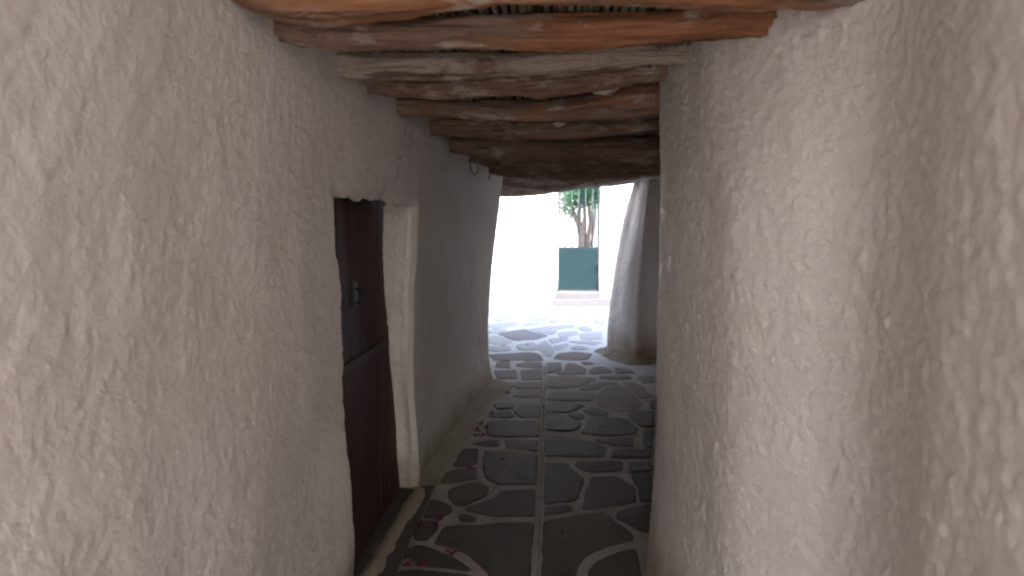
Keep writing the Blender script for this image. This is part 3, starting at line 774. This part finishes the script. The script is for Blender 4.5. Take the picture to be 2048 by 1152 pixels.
box('sky_blocker', -1.1, 1.2, -2.6, 1.925, 2.75, 3.05, M['plaster_lane'], roof, 0.02)  # unseen slab added over the camera to hold zenith light off the walls
box('lane_shade_box', -1.05, 2.1, 1.96, 11.36, 2.603, 6.25, M['plaster_lane'], roof, 0.04)  # unseen block added on the roof to cast shade over the lane
# lime daub filling between the far logs and over the lintel
lump('plaster_lump', at_depth(1214, 171, 3.42), 0.055, M['plaster_lump'], roof, 7, (1.1, 0.7, 0.62), 0.45)
tag(roof.children[-1], 'white lump of lime stuck between two logs')
lump('plaster_lump', at_depth(1118, 247, 4.2), 0.022, M['plaster_lump'], roof, 9, (1.2, 0.6, 0.7), 0.4)
for pts in ([(938,318),(941,332),(944,345),(950,350),(955,344),(955,330)], [(985,334),(982,345),(977,360)]):
    tube('wire_hook', [at_depth(px, py, 5.9) + np.array([0.0, 0, 0]) for px, py in pts], 0.004, M['wire'], roof, 6)

# ================================================================== BEYOND: lane wall, gate, courtyard
GY = 17.3
gl_, gr_ = at_depth(1116, 500, GY)[0], at_depth(1198, 500, GY)[0]
gz0 = at_depth(1150, 582, GY)[2]
gz1 = at_depth(1150, 497, GY)[2]
GTOP = 2.75
lw = rough_wall('lane_wall', -7.0, gl_ - 0.03, GY - 0.12, GY + 0.30, -0.05, 3.1, M['plaster_lane'], None, 0.1, 1)
tag(lw, 'tall blank white wall across the lane, beside the green gate', 'wall')
gp = rough_wall('lane_wall', gr_ + 0.03, 7.0, GY + 0.10, GY + 0.50, -0.05, 3.1, M['plaster_lane'], None, 0.1, 2)
tag(gp, 'white wall above the low ledge, on the hinge side of the green gate', 'wall')
lz = at_depth(1215, 527, GY - 0.25)[2]
lo = empty('low_ledge', (gr_ + 1.5, GY - 0.2, 0))
tag(lo, 'low whitewashed masonry ledge with dirty cap next to the gate step', 'ledge')
rough_wall('ledge_body', gr_ + 0.02, 6.0, GY - 0.11, GY + 0.09, -0.05, lz - 0.05, M['plaster_lane'], lo, 0.1, 3)
rough_wall('ledge_cap', gr_ + 0.0, 6.02, GY - 0.15, GY + 0.085, lz - 0.046, lz, M['step_mortar'], lo, 0.1, 4, 0.008)
st = rough_wall('gate_step', at_depth(1108, 600, GY - 0.6)[0], gr_ + 1.2, GY - 0.62, GY - 0.345, -0.05, gz0 - 0.13, M['step_mortar'], None, 0.06, 5, 0.01)
tag(st, 'pale mortar step in front of the green gate', 'step')
st2 = rough_wall('gate_step', gl_ - 0.028, gr_ + 0.018, GY - 0.342, GY + 1.6, -0.05, gz0 - 0.015, M['step_mortar'], None, 0.06, 6, 0.006)
tag(st2, 'upper threshold step directly under the green gate', 'step')

gate = empty('gate', ((gl_ + gr_) / 2, GY, gz0))
tag(gate, 'green metal gate with solid lower panel and thin upright bars', 'gate')
W = gr_ - gl_
pan = box('panel', gl_ + 0.02, gr_ - 0.02, GY - 0.012, GY + 0.012, gz0 + 0.02, gz1, M['green'], gate, 0.003)
box('panel_border', gl_ + 0.03, gr_ - 0.03, GY - 0.022, GY - 0.0125, gz0 + 0.03, gz0 + 0.075, M['green_dark'], pan, 0.003)
box('panel_border', gl_ + 0.03, gr_ - 0.03, GY - 0.022, GY - 0.0125, gz1 - 0.05, gz1 - 0.005, M['green_dark'], pan, 0.003)
for xa in (gl_, gr_ - 0.035):
    box('stile', xa, xa + 0.035, GY - 0.02, GY + 0.02, gz0 + 0.005, GTOP, M['green_dark'], gate, 0.004)
box('rail', gl_ + 0.036, gr_ - 0.036, GY - 0.018, GY + 0.018, gz1 + 0.001, gz1 + 0.03, M['green_dark'], gate, 0.003)
box('rail', gl_ + 0.036, gr_ - 0.036, GY - 0.018, GY + 0.018, GTOP - 0.05, GTOP, M['green_dark'], gate, 0.003)
NB = 6
for k in range(1, NB):
    xx = gl_ + W * k / NB
    tube('bar', [(xx, GY, gz1 + 0.02), (xx, GY, 1.9), (xx, GY, GTOP - 0.04)], 0.018, M['green_dark'], gate, 8)
for k in range(NB):                                             # short pointed bars between the long ones
    xx = gl_ + W * (k + 0.5) / NB
    V, F = tube_vf([(xx, GY, gz1 + 0.02), (xx, GY, gz1 + 0.13), (xx, GY, gz1 + 0.17)], [0.008, 0.008, 0.002], 6)
    mesh_obj('short_bar', V, F, M['green_dark'], gate)
box('lock_box', gl_ + 0.04, gl_ + 0.13, GY - 0.03, GY + 0.03, gz1 - 0.16, gz1 - 0.07, M['green_dark'], gate, 0.004)
for zz_ in (0.55, 1.55, 2.4):
    tube('hinge', [(gr_ - 0.005, GY - 0.02, zz_), (gr_ + 0.045, GY + 0.02, zz_)], 0.012, M['iron'], gate, 8)

# courtyard floor and houses behind
cy_ = sheet('courtyard', -7, 7.5, GY + 0.50, 26, 0.25, M['mortar_white'], gz0 - 0.03, 0.006)
hb = empty('courtyard_house', (0, 22.5, 0.2))
tag(hb, 'white house behind the courtyard tree, with a beige balcony', 'house')
rough_wall('wall', -6.5, 6.5, 22.2, 26.0, 0.1, 5.5, M['plaster_lane'], hb, 0.25, 8, 0.02)
pb = at_depth(1237, 403, 20.6)
bal = rough_wall('balcony', pb[0], pb[0] + 3.0, 20.6, 22.15, pb[2], pb[2] + 0.95, M['plaster_beige'], hb, 0.15, 9, 0.008)
rough_wall('corbel', pb[0] + 0.1, pb[0] + 0.28, 21.2, 22.18, pb[2] - 0.35, pb[2] - 0.003, M['plaster_beige'], bal, 0.1, 10, 0.006)
# a window on that house, out of the gate's line
wx = 2.6
fr = box('window', wx, wx + 0.9, 22.12, 22.2, 1.2, 2.1, M['green'], hb, 0.01)
box('pane', wx + 0.07, wx + 0.42, 22.10, 22.119, 1.27, 2.03, M['iron'], fr)
box('pane', wx + 0.48, wx + 0.83, 22.10, 22.119, 1.27, 2.03, M['iron'], fr)

# tree in the courtyard
TD = 18.9
tb = at_depth(1166, 560, TD)
tree = empty('tree', (tb[0], TD, gz0))
tag(tree, 'small courtyard tree with forked pale trunk and bright green leaves behind the gate', 'tree')
def path(pxs, yoff=0.0):
    return [at_depth(x_, y_, TD) + np.array([0, yoff * i, 0]) for i, (x_, y_) in enumerate(pxs)]
def curve(pts, n):
    pts = np.array(pts); src = np.linspace(0, 1, len(pts)); tt = np.linspace(0, 1, n)
    return np.stack([splx(tt, src, pts[:, k_]) for k_ in range(3)], -1)
tp = curve(path([(1168,585),(1167,550),(1166,515),(1165,485),(1164,465)]), 14)
trunk = tube('trunk', tp, 0.105 + 0.02 * vnoise(tp, 6, 80) + np.linspace(0.03, 0.0, 14), M['bark'], tree, 14)
stems = [([(1166,490),(1160,462),(1158,435),(1160,410),(1163,380),(1165,330)], 0.02, 0.075),
         ([(1165,485),(1167,455),(1169,430),(1168,405),(1172,370),(1178,310)], -0.03, 0.06),
         ([(1170,495),(1178,468),(1181,445),(1179,420),(1176,395),(1184,330)], 0.05, 0.065),
         ([(1172,510),(1182,485),(1187,460),(1189,430),(1190,400),(1200,340)], -0.05, 0.04),
         ([(1163,470),(1153,445),(1148,425),(1143,400),(1132,360)], 0.06, 0.05),
         ([(1161,450),(1152,432),(1140,428),(1128,424),(1110,400)], -0.06, 0.035)]
for pxs, yo, rad in stems:
    c_ = curve(path(pxs, yo), 22)
    tube('limb', c_, np.linspace(rad, rad * 0.5, 22) * (1 + 0.25 * vnoise(c_, 9, 81)), M['bark'], tree, 10)
g = np.random.default_rng(4)
cc = at_depth(1168, 350, TD)
cl_c, Vv, Ff = [], [], []
for k in range(150):                                            # leaf clumps through the crown's volume
    v = g.normal(size=3); v /= np.linalg.norm(v); rr_ = g.uniform(0.25, 1.0) ** 0.5
    cl_c.append(cc + v * rr_ * np.array([1.15, 0.95, 0.80]) + np.array([0, 0, 0.15]))
for px, py in [(1134,398),(1140,412),(1132,428),(1146,400),(1152,392),(1186,398),(1192,406),(1196,388),(1178,392),(1139,420),(1166,388),(1135,405),(1148,388),(1156,398),(1133,415),(1143,392),(1160,380),(1174,384),(1188,384),(1150,410)] + [(1130 + 6.5 * i_, 382 + 17 * ((i_ * 7) % 5) / 4 + (8 if i_ < 4 else 0)) for i_ in range(11)]:
    cl_c.append(at_depth(px, py, TD - 0.25))
for c_ in cl_c:
    for _ in range(60):
        p = c_ + g.normal(size=3) * np.array([0.10, 0.10, 0.085])
        a = g.normal(size=3) + np.array([0, -0.3, -0.7]); a /= np.linalg.norm(a)
        b = np.cross(a, g.normal(size=3)); b /= np.linalg.norm(b); nn_ = np.cross(a, b)
        ln_ = g.uniform(0.045, 0.085); wd_ = ln_ * 0.26
        i_ = len(Vv)
        Vv += [p, p + a * ln_ * 0.45 + b * wd_ + nn_ * 0.006, p + a * ln_, p + a * ln_ * 0.45 - b * wd_ + nn_ * 0.006]
        Ff += [(i_, i_ + 1, i_ + 2), (i_, i_ + 2, i_ + 3)]
cw = mesh_obj('crown', Vv, Ff, M['leaf'], tree); tag(cw, kind='stuff')

# ================================================================== SMALL THINGS on the paving
def blossom(px, py, mat, r, seed, label, n=3):
    g_ = random.Random(seed); c_ = on_floor(px, py, 0.014)
    V, F = [], []
    a0 = g_.uniform(0, 6)
    for k_ in range(n):                                         # papery bracts: pointed ovals cupped upwards
        a = a0 + k_ * 2 * math.pi / n + g_.uniform(-0.3, 0.3); tl_ = g_.uniform(0.25, 0.9)
        d_ = np.array([math.cos(a) * math.cos(tl_), math.sin(a) * math.cos(tl_), math.sin(tl_)]); s_ = np.array([-math.sin(a), math.cos(a), 0])
        up_ = np.cross(d_, s_)
        i_ = len(V)
        for f_, w__ in ((0, 0.08), (0.3, 0.34), (0.6, 0.38), (0.85, 0.2), (1.0, 0.02)):
            cn = c_ + d_ * r * f_ - up_ * r * 0.25 * math.sin(f_ * 3.0)
            V += [cn + s_ * r * w__, cn + up_ * 0.1 * r * (-1), cn - s_ * r * w__]
        for q_ in range(4):
            for e_ in (0, 1): F.append((i_ + q_ * 3 + e_, i_ + q_ * 3 + e_ + 1, i_ + q_ * 3 + e_ + 4, i_ + q_ * 3 + e_ + 3))
    V = np.array(V); V[:, 2] -= V[:, 2].min() - 0.0135
    o = empty('fallen_blossom', c_) if False else mesh_obj('fallen_blossom', V - c_, F, mat, None, True)
    o.location = c_
    tag(o, label, 'blossom', 'fallen blossoms along the wall')
CL = 'crimson blossom in the little heap against the foot of the wall'
VL = 'violet papery blossom on the small stones beside the door sill'
for i, (px, py, k_, r_, lb) in enumerate([
        (1013,787,0,0.045,'single crimson blossom at the flared far end of the door wall'),
        (961,849,0,0.045,CL),(953,863,0,0.045,CL),(971,857,0,0.04,CL),(964,873,0,0.045,CL),(952,873,0,0.04,CL),
        (946,902,0,0.04,'dark red blossom lying just before the heap of crimson ones'),
        (940,939,0,0.042,'lone dark red blossom on a small slab between heap and twig'),
        (983,828,0,0.04,'dull red blossom just beyond the heap by the wall foot'),
        (836,1051,1,0.045,VL),(877,1041,1,0.05,VL),(869,1049,1,0.035,VL),
        (903,1108,0,0.045,'crimson blossom on the pale curved joint near the dark green leaf'),
        (816,1130,1,0.045,'violet blossom on the mortar strip below the dark green leaf'),
        (842,1134,0,0.04,'red blossom lying beside the violet one below the green leaf'),
        (797,1127,0,0.035,'small red blossom pressed against the mortar strip at the door sill')]):
    blossom(px, py, M['blossom_violet'] if k_ else M['blossom'], r_ * 0.8, i, lb)
def flat_leaf(px, py, ln_, wd_, ang, mat, label, nm='fallen_leaf'):
    c_ = on_floor(px, py, 0.015); V, F = [], []
    d_ = np.array([math.cos(ang), math.sin(ang), 0]); s_ = np.array([-math.sin(ang), math.cos(ang), 0])
    prof = [(0, 0.04), (0.2, 0.7), (0.45, 1.0), (0.7, 0.75), (0.9, 0.3), (1, 0.03)]
    for f_, w__ in prof:
        m_ = d_ * ln_ * (f_ - 0.5) + np.array([0, 0, 0.012 * math.sin(f_ * 3.1)])
        V += [m_ + s_ * wd_ * w__ + np.array([0, 0, 0.008 * w__]), m_, m_ - s_ * wd_ * w__ + np.array([0, 0, 0.008 * w__])]
    for q_ in range(len(prof) - 1):
        for e_ in (0, 1): F.append((q_ * 3 + e_, q_ * 3 + e_ + 1, q_ * 3 + e_ + 4, q_ * 3 + e_ + 3))
    o = mesh_obj(nm, V, F, mat, None, True); o.location = c_
    tag(o, label, 'leaf')
flat_leaf(807, 1102, 0.09, 0.03, 0.4, M['dead_leaf'], 'dark green leaf lying on the mortar strip by the door sill')
flat_leaf(1005, 920, 0.035, 0.014, 1.2, M['brown_leaf'], 'tiny brown leaf alone on a wide slab beside the drain line')
flat_leaf(1203, 855, 0.05, 0.02, 0.3, M['brown_leaf'], 'brown leaf on an angular slab just before the large blotchy stone')
flat_leaf(1120, 1065, 0.045, 0.02, 2.2, M['brown_leaf'], 'dark curled leaf on the biggest slab close to the drain line')
flat_leaf(1055, 690, 0.05, 0.02, 0.9, M['dead_leaf'], 'small dull leaf on the bright lane paving')
a_, b_2 = on_floor(976, 987, 0.02), on_floor(993, 972, 0.024)
o = tube('twig', [a_, (a_ + b_2) / 2 + np.array([0.006, 0, 0.003]), b_2], [0.005, 0.006, 0.004], M['twig'], None, 6)
tag(o, 'short pale twig lying across a paving joint', 'twig')
